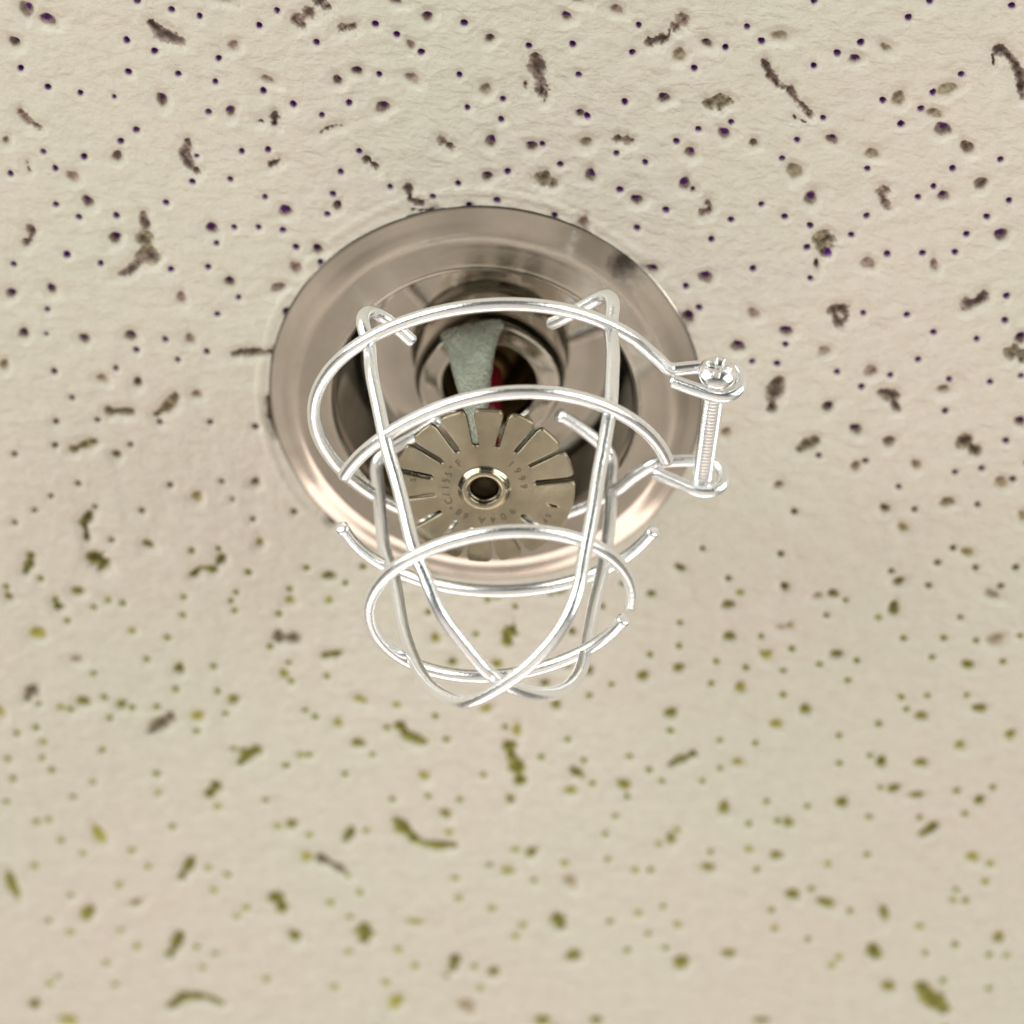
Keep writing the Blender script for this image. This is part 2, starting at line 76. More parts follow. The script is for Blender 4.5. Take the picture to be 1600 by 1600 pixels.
_nr.color_ramp.elements[1].position, _nr.color_ramp.elements[1].color = .60, (1.1, 1.08, 1.05, 1)
_n.links.new(_nz.outputs[0], _nr.inputs[0])
_mx = _n.nodes.new('ShaderNodeMix')
_mx.data_type = 'RGBA'
_mx.blend_type = 'MULTIPLY'
_mx.inputs[0].default_value = 1
_n.links.new(_rp.outputs[0], _mx.inputs[6])
_n.links.new(_nr.outputs[0], _mx.inputs[7])
_n.links.new(_mx.outputs[2], bg.inputs[0])
_e = _rp.color_ramp.elements
_e[0].position, _e[0].color = .66, (.035, .035, .033, 1)
_e[1].position, _e[1].color = .90, (.91, .835, .745, 1)
bg.inputs[1].default_value = 0.92

def area(name, loc, target, size, power, color, size_y=None):
    l = bpy.data.lights.new(name, 'AREA')
    l.energy = power
    l.color = color
    l.shape = 'RECTANGLE'
    l.size = size
    l.size_y = size_y or size
    o = bpy.data.objects.new(name, l)
    COL.objects.link(o)
    o.location = loc
    o.rotation_euler = (Vector(target) - Vector(loc)).to_track_quat('-Z', 'Y').to_euler()
    return o
T0 = (0, 0, CEIL_Z - .02)
area('added_key_left', (-1.9, -1.35, CEIL_Z - .62), T0, 2.5, 64, (.98, 1, .955), 1.2)  # unseen lamp added for hole relief and bright wire sides
area('added_key_right', (1.9, -1.2, CEIL_Z - .85), T0, 2.1, 41, (.98, 1, .95), 1.1)  # weaker unseen lamp added on the other side
area('added_fill_far', (0, 2.0, CEIL_Z - 1.15), T0, 2.4, 20, (1, .845, .79), 1.1)  # unseen warm lamp added to whiten the wires and warm the far ceiling

S.view_settings.view_transform = 'Standard'
S.view_settings.look = 'None'
S.view_settings.exposure = 0
S.view_settings.gamma = 1
S.render.engine = 'CYCLES'
S.render.resolution_x = S.render.resolution_y = 1024

# ------------------------------------------------------------------ materials
def mat(name):
    m = bpy.data.materials.new(name)
    m.use_nodes = True
    nt = m.node_tree
    return m, nt, nt.nodes['Principled BSDF']

def nd(nt, t, **kw):
    n = nt.nodes.new(t)
    for k, v in kw.items():
        if k.startswith('i_'):
            n.inputs[k[2:].replace('_', ' ')].default_value = v
        else:
            setattr(n, k, v)
    return n

def ramp(nt, stops):
    r = nt.nodes.new('ShaderNodeValToRGB')
    e = r.color_ramp.elements
    while len(e) < len(stops):
        e.new(.5)
    for k, (p, c) in enumerate(stops):
        e[k].position = p
        e[k].color = (*c, 1) if len(c) == 3 else c
    return r

def metal(name, base, rough, bump=0.0, bscale=600, grain=0.0, metallic=1.0, var=0.06):
    m, nt, b = mat(name)
    L = nt.links.new
    tc = nd(nt, 'ShaderNodeTexCoord')
    n1 = nd(nt, 'ShaderNodeTexNoise', i_Scale=160.0, i_Detail=6.0, i_Roughness=.6)
    L(tc.outputs['Object'], n1.inputs['Vector'])
    lo = tuple(c * (1 - var) for c in base)
    hi = tuple(min(1, c * (1 + var)) for c in base)
    r = ramp(nt, [(.3, lo), (.7, hi)])
    L(n1.outputs[0], r.inputs[0])
    L(r.outputs[0], b.inputs['Base Color'])
    b.inputs['Metallic'].default_value = metallic
    n2 = nd(nt, 'ShaderNodeTexNoise', i_Scale=float(bscale), i_Detail=4.0, i_Roughness=.7)
    L(tc.outputs['Object'], n2.inputs['Vector'])
    mr = nd(nt, 'ShaderNodeMapRange')
    mr.inputs['From Min'].default_value = .3
    mr.inputs['From Max'].default_value = .7
    mr.inputs['To Min'].default_value = max(.02, rough - grain)
    mr.inputs['To Max'].default_value = rough + grain
    L(n2.outputs[0], mr.inputs['Value'])
    L(mr.outputs[0], b.inputs['Roughness'])
    if bump:
        bp = nd(nt, 'ShaderNodeBump')
        bp.inputs['Strength'].default_value = 1
        bp.inputs['Distance'].default_value = bump * MM
        L(n2.outputs[0], bp.inputs['Height'])
        L(bp.outputs[0], b.inputs['Normal'])
    return m

M_wire = metal('zinc_plated_wire', (.95, .97, 1.0), .12, bump=.045, bscale=2300, grain=.08, metallic=.885, var=.02)
M_screw = metal('bright_screw_steel', (.94, .95, .98), .24, bump=.01, bscale=1500, grain=.05)
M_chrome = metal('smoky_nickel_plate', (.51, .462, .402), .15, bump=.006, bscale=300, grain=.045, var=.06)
def add_dark_reflection(m, at, r):  # paints a dark reflection into the base colour
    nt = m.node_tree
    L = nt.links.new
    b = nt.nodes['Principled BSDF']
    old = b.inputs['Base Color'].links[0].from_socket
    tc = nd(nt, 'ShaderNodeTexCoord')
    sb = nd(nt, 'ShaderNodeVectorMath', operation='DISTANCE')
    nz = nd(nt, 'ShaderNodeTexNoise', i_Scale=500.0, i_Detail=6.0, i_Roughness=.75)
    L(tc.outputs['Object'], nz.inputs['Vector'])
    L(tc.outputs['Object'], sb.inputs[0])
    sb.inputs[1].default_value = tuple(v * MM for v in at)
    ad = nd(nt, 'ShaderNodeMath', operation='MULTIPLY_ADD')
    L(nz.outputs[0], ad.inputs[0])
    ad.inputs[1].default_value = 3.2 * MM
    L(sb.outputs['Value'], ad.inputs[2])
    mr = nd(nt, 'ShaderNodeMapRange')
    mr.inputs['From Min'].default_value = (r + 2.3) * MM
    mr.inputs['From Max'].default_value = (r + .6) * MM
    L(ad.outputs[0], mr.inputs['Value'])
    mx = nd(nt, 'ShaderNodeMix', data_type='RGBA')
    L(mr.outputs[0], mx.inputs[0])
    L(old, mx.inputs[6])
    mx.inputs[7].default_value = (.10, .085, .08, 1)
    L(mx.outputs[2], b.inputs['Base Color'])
add_dark_reflection(M_chrome, (19.3, -27.2, -1.8), 2.6)  # reflected dark patch painted on the flange
M_cupwall = metal('cup_wall_dark_reflection', (.27, .26, .225), .1, bump=.004, bscale=200, grain=.03, var=.15)  # darker base stands in for dark reflections in the cup wall
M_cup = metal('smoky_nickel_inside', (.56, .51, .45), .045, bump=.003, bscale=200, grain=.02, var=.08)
M_body = metal('sprinkler_nickel', (.52, .475, .41), .08, bump=.006, bscale=700, grain=.04, var=.08)
M_defl = metal('stamped_deflector_plate', (.42, .375, .275), .19, bump=.012, bscale=260, grain=.08, var=.16)
M_cast = metal('rough_cast_arm', (.42, .45, .37), .24, bump=.5, bscale=1700, grain=.12, var=.18)
M_bore = metal('dark_brass_bore', (.16, .10, .035), .4, metallic=.8)
M_dark = metal('dark_thread_bore', (.05, .04, .02), .35, metallic=.8)
M_ink = metal('stamped_mark', (.13, .095, .07), .6, metallic=.3)

def glass_red():
    m, nt, b = mat('red_liquid_glass')
    b.inputs['Base Color'].default_value = (.12, .004, .010, 1)
    b.inputs['Roughness'].default_value = .05
    b.inputs['Coat Weight'].default_value = 1
    b.inputs['Specular IOR Level'].default_value = .6
    return m
M_bulb = glass_red()

def tile_mat():
    m, nt, b = mat('painted_mineral_fibre')
    L = nt.links.new
    tc = nd(nt, 'ShaderNodeTexCoord')
    at = nd(nt, 'ShaderNodeAttribute', attribute_name='pit')
    ft = nd(nt, 'ShaderNodeAttribute', attribute_name='fibre_fringe')
    big = nd(nt, 'ShaderNodeTexNoise', i_Scale=22.0, i_Detail=3.0, i_Roughness=.5)
    L(tc.outputs['Object'], big.inputs['Vector'])
    paint = ramp(nt, [(.35, (.680, .658, .562)), (.65, (.705, .645, .572))])
    L(big.outputs[0], paint.inputs[0])
    sp = nd(nt, 'ShaderNodeTexNoise', i_Scale=420.0, i_Detail=5.0, i_Roughness=.7)
    L(tc.outputs['Object'], sp.inputs['Vector'])
    spr = ramp(nt, [(.3, (.90, .90, .88)), (.7, (1.0, 1.0, 1.0))])
    L(sp.outputs[0], spr.inputs[0])
    mul = nd(nt, 'ShaderNodeMix', data_type='RGBA', blend_type='MULTIPLY')
    mul.inputs[0].default_value = 1
    L(paint.outputs[0], mul.inputs[6])
    L(spr.outputs[0], mul.inputs[7])
    mix = nd(nt, 'ShaderNodeMix', data_type='RGBA')
    L(at.outputs['Fac'], mix.inputs[0])
    L(mul.outputs[2], mix.inputs[6])
    L(ft.outputs['Color'], mix.inputs[7])
    L(mix.outputs[2], b.inputs['Base Color'])
    b.inputs['Roughness'].default_value = .85
    b.inputs['Specular IOR Level'].default_value = .25
    fine = nd(nt, 'ShaderNodeTexNoise', i_Scale=900.0, i_Detail=5.0, i_Roughness=.65)
    L(tc.outputs['Object'], fine.inputs['Vector'])
    b1 = nd(nt, 'ShaderNodeBump')
    b1.inputs['Strength'].default_value = .8
    b1.inputs['Distance'].default_value = .26 * MM
    L(fine.outputs[0], b1.inputs['Height'])
    mp = nd(nt, 'ShaderNodeMapping')
    mp.inputs['Scale'].default_value = (.8, 1.25, 1)
    mp.inputs['Rotation'].default_value = (0, 0, .15)
    L(tc.outputs['Object'], mp.inputs[0])
    wr = nd(nt, 'ShaderNodeTexNoise', i_Scale=380.0, i_Detail=4.0, i_Roughness=.55, i_Distortion=.35)
    L(mp.outputs[0], wr.inputs['Vector'])
    b2 = nd(nt, 'ShaderNodeBump')
    b2.inputs['Strength'].default_value = .9
    b2.inputs['Distance'].default_value = .85 * MM
    L(wr.outputs[0], b2.inputs['Height'])
    L(b1.outputs[0], b2.inputs['Normal'])
    lump = nd(nt, 'ShaderNodeTexNoise', i_Scale=150.0, i_Detail=3.0, i_Roughness=.5)
    L(tc.outputs['Object'], lump.inputs['Vector'])
    b3 = nd(nt, 'ShaderNodeBump')
    b3.inputs['Strength'].default_value = .8
    b3.inputs['Distance'].default_value = 1.0 * MM
    L(lump.outputs[0], b3.inputs['Height'])
    L(b2.outputs[0], b3.inputs['Normal'])
    L(b3.outputs[0], b.inputs['Normal'])
    return m
M_tile = tile_mat()

# ------------------------------------------------------------------ helpers
def link_mesh(name, verts, faces, material, parent=None, smooth=True):
    me = bpy.data.meshes.new(name)
    me.from_pydata([tuple(v) for v in verts], [], faces)
    me.materials.append(material)
    me.polygons.foreach_set('use_smooth', [smooth] * len(me.polygons))
    me.update()
    o = bpy.data.objects.new(name, me)
    COL.objects.link(o)
    o.parent = parent
    return o

def thing(name, label, cat, loc, m=None):
    o = bpy.data.objects.new(name, None)
    COL.objects.link(o)
    o.empty_display_size = .01
    mw = Matrix.Translation(loc)
    if m is not None:
        mw = mw @ m.to_4x4()
    o.matrix_world = mw
    o['label'] = label
    o['category'] = cat
    return o

def resample(pts, step, closed=False):
    """Catmull-Rom through the points, then evenly spaced."""
    P = np.array(pts, float)
    n = len(P)
    out = []
    for i in range(n - 1):
        p0 = P[i - 1] if i > 0 else 2 * P[0] - P[1]
        p1, p2 = P[i], P[i + 1]
        p3 = P[i + 2] if i + 2 < n else 2 * P[-1] - P[-2]
        for t in np.linspace(0, 1, 12, endpoint=False):
            out.append(.5 * (2 * p1 + (p2 - p0) * t + (2 * p0 - 5 * p1 + 4 * p2 - p3) * t * t + (3 * p1 - p0 - 3 * p2 + p3) * t ** 3))
    out.append(P[-1])
    out = np.array(out)
    d = np.r_[0, np.cumsum(np.linalg.norm(np.diff(out, axis=0), axis=1))]
    k = max(2, int(d[-1] / step) + 1)
    s = np.linspace(0, d[-1], k)
    return np.stack([np.interp(s, d, out[:, a]) for a in range(3)], 1)

def smooth(P, it, keep=1):
    P = P.copy()
    for _ in range(it):
        Q = P.copy()
        Q[keep:-keep] = .25 * P[keep - 1:-keep - 1] + .5 * P[keep:-keep] + .25 * P[keep + 1:len(P) - keep + 1]
        P = Q
    return P

def tube(P, rad, seg=20, cap=True, bevel=.18):
    """A round wire along P (mm), in metres."""
    P = np.asarray(P, float)
    n = len(P)
    T = np.gradient(P, axis=0)
    T /= np.linalg.norm(T, axis=1)[:, None]
    a = np.array([0, 0, 1.]) if abs(T[0][2]) < .9 else np.array([1., 0, 0])
    N = a - T[0] * (a @ T[0])
    N /= np.linalg.norm(N)
    R = np.full(n, rad) if np.isscalar(rad) else np.asarray(rad)
    rings = []
    def ring(c, t, nn, r):
        b = np.cross(t, nn)
        return [(c + r * (math.cos(2 * math.pi * j / seg) * nn + math.sin(2 * math.pi * j / seg) * b)) * MM for j in range(seg)]
    if cap:
        rings.append(ring(P[0] - T[0] * bevel, T[0], N, R[0] * .72))
    for i in range(n):
        N = N - T[i] * (N @ T[i])
        N /= np.linalg.norm(N)
        rings.append(ring(P[i], T[i], N, R[i]))
    if cap:
        rings.append(ring(P[-1] + T[-1] * bevel, T[-1], N, R[-1] * .72))
    V = [v for r in rings for v in r]
    F = []
    for i in range(len(rings) - 1):
        for j in range(seg):
            k = (j + 1) % seg
            F.append((i * seg + j, i * seg + k, (i + 1) * seg + k, (i + 1) * seg + j))
    F.append(tuple(range(seg - 1, -1, -1)))
    F.append(tuple((len(rings) - 1) * seg + j for j in range(seg)))
    return V, F

def lathe(prof, seg=128, rfun=None, close_start=False, close_end=False):
    V, F = [], []
    for (r, z) in prof:
        for j in range(seg):
            t = 2 * math.pi * j / seg
            q = r * (rfun(t, r, z) if rfun else 1)
            V.append((q * math.cos(t) * MM, q * math.sin(t) * MM, z * MM))
    for i in range(len(prof) - 1):
        for j in range(seg):
            k = (j + 1) % seg
            F.append((i * seg + j, (i + 1) * seg + j, (i + 1) * seg + k, i * seg + k))
    if close_start:
        F.append(tuple(range(seg)))
    if close_end:
        F.append(tuple((len(prof) - 1) * seg + j for j in range(seg - 1, -1, -1)))
    return V, F

def curve_prof(pts, step):
    P = resample([(a, b, 0) for a, b in pts], step)
    return [(p[0], p[1]) for p in P]

# ------------------------------------------------------------------ ceiling: one board with real holes, pits and cracks
def axis(a, b, step, far, grow=1.22):
    core = list(np.arange(a, b + step / 2, step))
    s, x, hi = step, core[-1], []
    while x < far:
        s *= 1.03 if s < 1.0 else grow
        x += s
        hi.append(x)
    s, x, lo = step, core[0], []
    while x > -far:
        s *= 1.03 if s < 1.0 else grow
        x -= s
        lo.append(x)
    return np.array(lo[::-1] + core + hi)

def build_ceiling():
    gx = axis(-83, 107, .18, 1500)
    gy = axis(-76, 144, .215, 1500)
    X, Y = np.meshgrid(gx, gy)
    Z = np.zeros_like(X)
    pit = np.zeros_like(X)
    fib = np.zeros(X.shape + (3,))
    # organic wobble used to roughen every outline
    def wob(x, y, s, ph):
        return (np.sin(x * s + ph + 1.7 * np.sin(y * s * .7 + ph)) + np.sin(y * s * 1.3 + 2.1 * ph + 1.3 * np.sin(x * s * .9))) * .5
    DX, DY = np.zeros_like(X), np.zeros_like(X)
    def snap(sl, d, gx_, gy_, h):
        m = (np.abs(d) < h) & (DX[sl] == 0) & (DY[sl] == 0)
        DX[sl] = np.where(m, -d * gx_, DX[sl])
        DY[sl] = np.where(m, -d * gy_, DY[sl])
        return np.where(m, 0., d)
    def win(x0, x1, y0, y1):
        i0, i1 = np.searchsorted(gx, x0), np.searchsorted(gx, x1)
        j0, j1 = np.searchsorted(gy, y0), np.searchsorted(gy, y1)
        return slice(j0, j1), slice(i0, i1)
    def sst(e0, e1, v):
        t = np.clip((v - e0) / (e1 - e0), 0, 1)
        return t * t * (3 - 2 * t)
    near_fringe, far_fringe = np.array([.20, .03, .34]), np.array([.42, .47, .015])  # lens fringing painted into the holes: purple near, green far
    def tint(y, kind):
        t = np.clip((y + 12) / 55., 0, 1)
        c = near_fringe * (1 - t) + far_fringe * t
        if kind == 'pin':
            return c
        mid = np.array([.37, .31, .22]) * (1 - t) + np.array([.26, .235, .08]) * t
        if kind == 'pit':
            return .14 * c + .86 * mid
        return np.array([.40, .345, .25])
    def carve(sl, d, depth, col, edge, lip, roll=.16, cs=1.0):
        """d: signed distance (mm), negative inside."""
        inside = sst(0, -2 * edge, d)
        soft = sst(lip, 0, d) * roll                      # the paint rolls over into the hole
        z = inside * depth + soft
        better = z > Z[sl]
        Z[sl] = np.where(better, z, Z[sl])
        w = sst(edge * .5, -edge * .9, d)
        pit[sl] = np.maximum(pit[sl], w)
        for k in range(3):
            fib[sl + (k,)] = np.where(w > .02, col[k] * cs, fib[sl + (k,)])
    # the same pattern carries on past the traced area
    quad = np.array([(-75, -59.7), (71.4, -74.5), (105.7, 119), (-78.8, 142.7)])
    def outside(x, y, m=.8):
        for i in range(4):
            (x0, y0), (x1, y1) = quad[i], quad[(i + 1) % 4]
            nx_, ny_ = (y1 - y0), -(x1 - x0)
            if ((x - x0) * nx_ + (y - y0) * ny_) / math.hypot(nx_, ny_) > m:
                return True
        return False
    r2 = np.random.default_rng(3)
    xp, xb, xc = [], [], []
    for _ in range(900):
        x, y = r2.uniform(-118, 142), r2.uniform(-112, 180)
        if outside(x, y):
            xp.append('%.1f,%.1f,1' % (x, y))
    for _ in range(440):
        x, y = r2.uniform(-118, 142), r2.uniform(-112, 180)
        if outside(x, y, 1.6):
            xb.append('%.1f,%.1f,%.2f,%.2f,%d' % (x, y, r2.uniform(.7, 1.15), r2.uniform(.65, .95), 1 if r2.uniform() < .85 else 2))
    for _ in range(170):
        x, y, a = r2.uniform(-118, 142), r2.uniform(-112, 180), r2.uniform(0, 3.14)
        if outside(x, y, 5):
            l = r2.uniform(2, 5)
            xc.append('%.2f,1,%.1f,%.1f,%.1f,%.1f,%.1f,%.1f' % (r2.uniform(.6, 1.1), x, y, x + l * math.cos(a), y + l * math.sin(a), x + 1.6 * l * math.cos(a + .4), y + 1.6 * l * math.sin(a + .4)))
    all_pins, all_pits, all_cracks = PINS.split(';') + xp, PITS.split(';') + xb, CRACKS.split(';') + xc
    for q in all_pits:
        x, y, a, b, k = map(float, q.split(','))
        R = max(a, b) + 2
        sl = win(x - R, x + R, y - R, y + R)
        px, py = X[sl] - x, Y[sl] - y
        ph = rng.uniform(0, 6)
        th = rng.uniform(-.5, .5)
        c, s = math.cos(th), math.sin(th)
        ux, uy = (c * px + s * py) / a, (-s * px + c * py) / b
        rr = np.sqrt(ux ** 2 + uy ** 2)
        ang = np.arctan2(uy, ux)
        rr = rr * .94 * (1 + .09 * np.sin(2 * ang + ph) + .06 * np.sin(3 * ang + 2 * ph) + .04 * np.sin(5 * ang + 3 * ph))
        d = (rr - 1) * min(a, b)
        if k == 2:
            dep, col, lip = rng.uniform(.28, .5), tint(y, 'sh'), 1.2
        else:
            pale = rng.uniform() < .3
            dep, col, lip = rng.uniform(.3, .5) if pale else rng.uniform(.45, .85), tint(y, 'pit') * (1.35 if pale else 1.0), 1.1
        rag = .5 * wob(px, py, 3.1, ph) + .35 * wob(px + 2, py, 6.3, ph * 3)
        bowl = sst(.05, -.75 * min(a, b), d)
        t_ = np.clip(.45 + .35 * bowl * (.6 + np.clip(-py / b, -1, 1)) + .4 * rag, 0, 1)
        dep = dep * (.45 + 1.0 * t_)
        cs = 1.5 - 1.0 * t_ + .25 * min(1, max(0, (y - 15) / 50))  # recess shade painted in: colour darkens with depth and towards the near side
        dep = dep * (1 - .35 * min(1, max(0, (y - 15) / 60)))
        g = np.maximum(np.hypot(px, py), 1e-6)
        d = snap(sl, d, px / g, py / g, .085)
        carve(sl, d, dep, col, .12, lip, .62, cs)
        if k == 1 and not pale and rng.uniform() < (.8 if y < 25 else .12):               # a deeper hole in the near side of the pit, its colour darkened for shade
            sx, f_ = rng.uniform(-.35, .35) * a, rng.uniform(.35, .75)
            d2 = (np.sqrt(((px - sx) / a) ** 2 + ((py + .22 * b) / b) ** 2) - f_) * min(a, b)
            d2 = d2 + .1 * wob(px, py, 4.5, ph)
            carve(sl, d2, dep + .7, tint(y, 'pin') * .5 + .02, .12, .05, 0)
    for q in all_cracks:
        v = list(map(float, q.split(',')))
        w, k, P = v[0] * (1.12 if v[0] > .5 else .72), v[1], np.array(v[2:]).reshape(-1, 2)
        x0, y0 = P.min(0) - w - 2
        x1, y1 = P.max(0) + w + 2
        sl = win(x0, x1, y0, y1)
        xx, yy = X[sl], Y[sl]
        ph = rng.uniform(0, 6)
        D = np.full(xx.shape, 1e9)
        tot = len(P) - 1
        for i in range(tot):
            A, B = P[i], P[i + 1]
            AB = B - A
            t = np.clip(((xx - A[0]) * AB[0] + (yy - A[1]) * AB[1]) / (AB @ AB), 0, 1)
            u = (i + t) / tot
            ww = w * (.92 + .25 * np.sin(u * 7 + ph)) * (1 - .25 * u)
            D = np.minimum(D, np.hypot(xx - A[0] - t * AB[0], yy - A[1] - t * AB[1]) - ww)
        D = D + .16 * w * wob(xx, yy, 1.9, ph) + .13 * wob(xx, yy, 5.3, ph * 2) + .09 * wob(xx, yy, 9.7, ph * 3)
        yc = P[:, 1].mean()
        pale = rng.uniform() < .4 or yc > 40
        if k == 2:
            dep, col = .7, tint(yc, 'sh')
        else:
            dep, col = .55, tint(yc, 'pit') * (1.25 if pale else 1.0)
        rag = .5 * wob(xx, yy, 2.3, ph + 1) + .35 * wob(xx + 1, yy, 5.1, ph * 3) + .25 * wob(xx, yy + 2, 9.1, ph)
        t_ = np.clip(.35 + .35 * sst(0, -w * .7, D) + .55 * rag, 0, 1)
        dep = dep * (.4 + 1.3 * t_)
        cs = 1.4 - .95 * t_  # crack shade put into the colour, darker where deeper
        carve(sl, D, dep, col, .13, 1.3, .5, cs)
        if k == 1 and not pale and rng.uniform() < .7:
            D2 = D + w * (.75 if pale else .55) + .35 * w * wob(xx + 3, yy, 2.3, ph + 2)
            carve(sl, D2, dep + .8, tint(yc, 'pit') * .6, .12, .05, 0)  # core colour darkened as painted shade
    for q in all_pins:
        x, y, k = map(float, q.split(','))
        r = {1: .52, 2: .38, 3: .62}[int(k)] * rng.uniform(.92, 1.12) * (1 + .16 * min(1, max(0, (y + 10) / 90)))
        sl = win(x - 2.2, x + 2.2, y - 2.2, y + 2.2)
        px, py = X[sl] - x, Y[sl] - y
        ph = rng.uniform(0, 6)
        ang = np.arctan2(py, px)
        rr = np.hypot(px, py) * (1 + .05 * np.sin(2 * ang + ph) + .03 * np.sin(3 * ang + 2 * ph))
        dep = {1: 1.25, 2: .9, 3: .45}[int(k)] * (1 - .35 * min(1, max(0, (y + 10) / 70)))
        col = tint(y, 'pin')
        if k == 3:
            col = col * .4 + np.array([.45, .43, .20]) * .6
        g = np.maximum(np.hypot(px, py), 1e-6)
        d = snap(sl, rr - r, px / g, py / g, .095)
        carve(sl, d, dep, col, .1, .8, .27)
    # a cut hole for the sprinkler, hidden under the escutcheon, and the crumbled edge around it
    rr = np.hypot(X, Y)
    aa = np.arctan2(Y, X)
    near = rr < 60
    scar = sst(.9, .2, np.abs(rr - 35.8 - .5 * np.sin(3 * aa + 1)))
    scar = scar * (sst(-.1, .25, np.sin(aa * 1 + 3.9)))        # scuffed ring of paint on the near side
    Z = Z - .22 * scar * near
    Z = Z + 18 * sst(29.5, 28.8, rr)
    # gentle waviness of the board
    Z = Z + .10 * np.sin(X * .13 + 1.2) * np.sin(Y * .11) * (np.abs(X) < 200) * (np.abs(Y) < 200)
    ny, nx = X.shape
    V = np.stack([(X + DX) * MM, (Y + DY) * MM, Z * MM], -1).reshape(-1, 3).astype(np.float32)
    idx = np.arange(nx * ny).reshape(ny, nx)
    q = np.stack([idx[:-1, :-1], idx[1:, :-1], idx[1:, 1:], idx[:-1, 1:]], -1).reshape(-1, 4)
    cen = rr[:-1, :-1].reshape(-1)
    q = q[cen > 27.5]                                          # the opening itself
    me = bpy.data.meshes.new('ceiling')
    me.vertices.add(len(V))
    me.vertices.foreach_set('co', V.ravel())
    me.loops.add(len(q) * 4)
    me.loops.foreach_set('vertex_index', q.ravel().astype(np.int32))
    me.polygons.add(len(q))
    me.polygons.foreach_set('loop_start', (np.arange(len(q)) * 4).astype(np.int32))
    me.polygons.foreach_set('use_smooth', np.ones(len(q), bool))
    me.update(calc_edges=True)
    a = me.attributes.new('pit', 'FLOAT', 'POINT')
    a.data.foreach_set('value', pit.ravel().astype(np.float32))
    a = me.attributes.new('fibre_fringe', 'FLOAT_COLOR', 'POINT')
    c4 = np.concatenate([fib, np.ones(X.shape + (1,))], -1)
    a.data.foreach_set('color', c4.ravel().astype(np.float32))
    me.materials.append(M_tile)
    o = bpy.data.objects.new('ceiling', me)
    o.location = (0, 0, CEIL_Z)
    COL.objects.link(o)
    o['kind'] = 'structure'
    return o
build_ceiling()

# ------------------------------------------------------------------ escutcheon
esc = thing('escutcheon', 'shiny round recessed metal escutcheon plate flush on the pitted ceiling', 'escutcheon', W((0, 0, 0)))
prof = curve_prof([(33.95, .05), (33.6, -.18), (32.8, -.48), (31.8, -.85), (30.8, -1.25), (29.9, -1.58), (29.2, -1.74), (28.5, -1.76), (27.6, -1.74), (26.2, -1.73), (25.0, -1.74),
                   (24.4, -1.76), (24.0, -1.68), (23.7, -1.38), (23.5, -.8), (23.35, .2), (23.3, .8)], .16)
V, F = lathe(prof, 192)
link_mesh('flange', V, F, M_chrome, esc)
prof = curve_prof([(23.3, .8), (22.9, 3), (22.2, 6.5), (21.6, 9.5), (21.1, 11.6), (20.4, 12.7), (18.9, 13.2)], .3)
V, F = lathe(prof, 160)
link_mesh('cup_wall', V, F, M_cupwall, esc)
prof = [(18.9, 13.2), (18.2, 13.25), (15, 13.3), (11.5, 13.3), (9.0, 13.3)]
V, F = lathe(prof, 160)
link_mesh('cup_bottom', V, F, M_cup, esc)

# ------------------------------------------------------------------ sprinkler
p_face = Vector((.48, -1.17, 2.5))
p_defl = Vector((1.41, -.80, -26.0))
down = (p_defl - p_face).normalized()
zx = -down
xx = (Vector((1, 0, 0)) - zx * zx.x).normalized()
yy = zx.cross(xx)
MS = Matrix((xx, yy, zx)).transposed()
LEN = (p_defl - p_face).length
spr = thing('fire_sprinkler', 'pendent fire sprinkler with toothed deflector disc and red glass bulb, inside the wire cage', 'fire sprinkler', W(p_face), MS)
# local frame: origin at the wrench face, -z towards the deflector
def bossr(t, r, z):
    return 1 + .022 * math.cos(4 * t + .9) * min(1, max(0, (r - 8.5) / 2)) * min(1, max(0, (9.5 - z) / 3))
prof = curve_prof([(7.3, 2.4), (7.35, .6), (7.6, .1), (7.95, 0), (9.0, 0), (10.5, .03), (10.85, .2), (11.3, 1.1), (11.6, 2.2), (11.7, 3.4), (11.7, 8.5), (12.0, 9.8), (12.8, 10.8)], .12)
V, F = lathe(prof, 128, bossr)
link_mesh('wrench_boss', V, F, M_body, spr)
prof = curve_prof([(7.4, 2.2), (7.0, 4.5), (6.8, 7), (5.5, 9), (5.2, 12), (3.5, 13), (.3, 13.2)], .4)
V, F = lathe(prof, 96, close_end=True)
link_mesh('water_inlet', V, F, M_bore, spr)

def blade(P, wid, thk, outn, seg=28):
    """A tapering arm: rounded blade section with a shallow centre crease."""
    P = np.array(P, float)
    T = np.gradient(P, axis=0)
    T /= np.linalg.norm(T, axis=1)[:, None]
    V, F = [], []
    for i in range(len(P)):
        n = outn - T[i] * (outn @ T[i])
        n /= np.linalg.norm(n)
        b = np.cross(T[i], n)
        for j in range(seg):
            a = 2 * math.pi * j / seg
            ca, sa = math.cos(a), math.sin(a)
            e = lambda v: math.copysign(abs(v) ** .8, v)
            w = wid[i] / 2 * e(ca)
            h = thk[i] / 2 * e(sa)
            if sa > 0:
                h -= .16 * math.exp(-(ca / .12) ** 2)
            k = 1 + .03 * noise.noise(Vector((P[i][0] + ca * 2, P[i][2] * .7, sa * 2)))
            V.append(tuple((P[i] + b * w * k + n * h * k) * MM))
    for i in range(len(P) - 1):
        for j in range(seg):
            k = (j + 1) % seg
            F.append((i * seg + j, i * seg + k, (i + 1) * seg + k, (i + 1) * seg + j))
    F.append(tuple(range(seg - 1, -1, -1)))
    F.append(tuple((len(P) - 1) * seg + j for j in range(seg)))
    return V, F

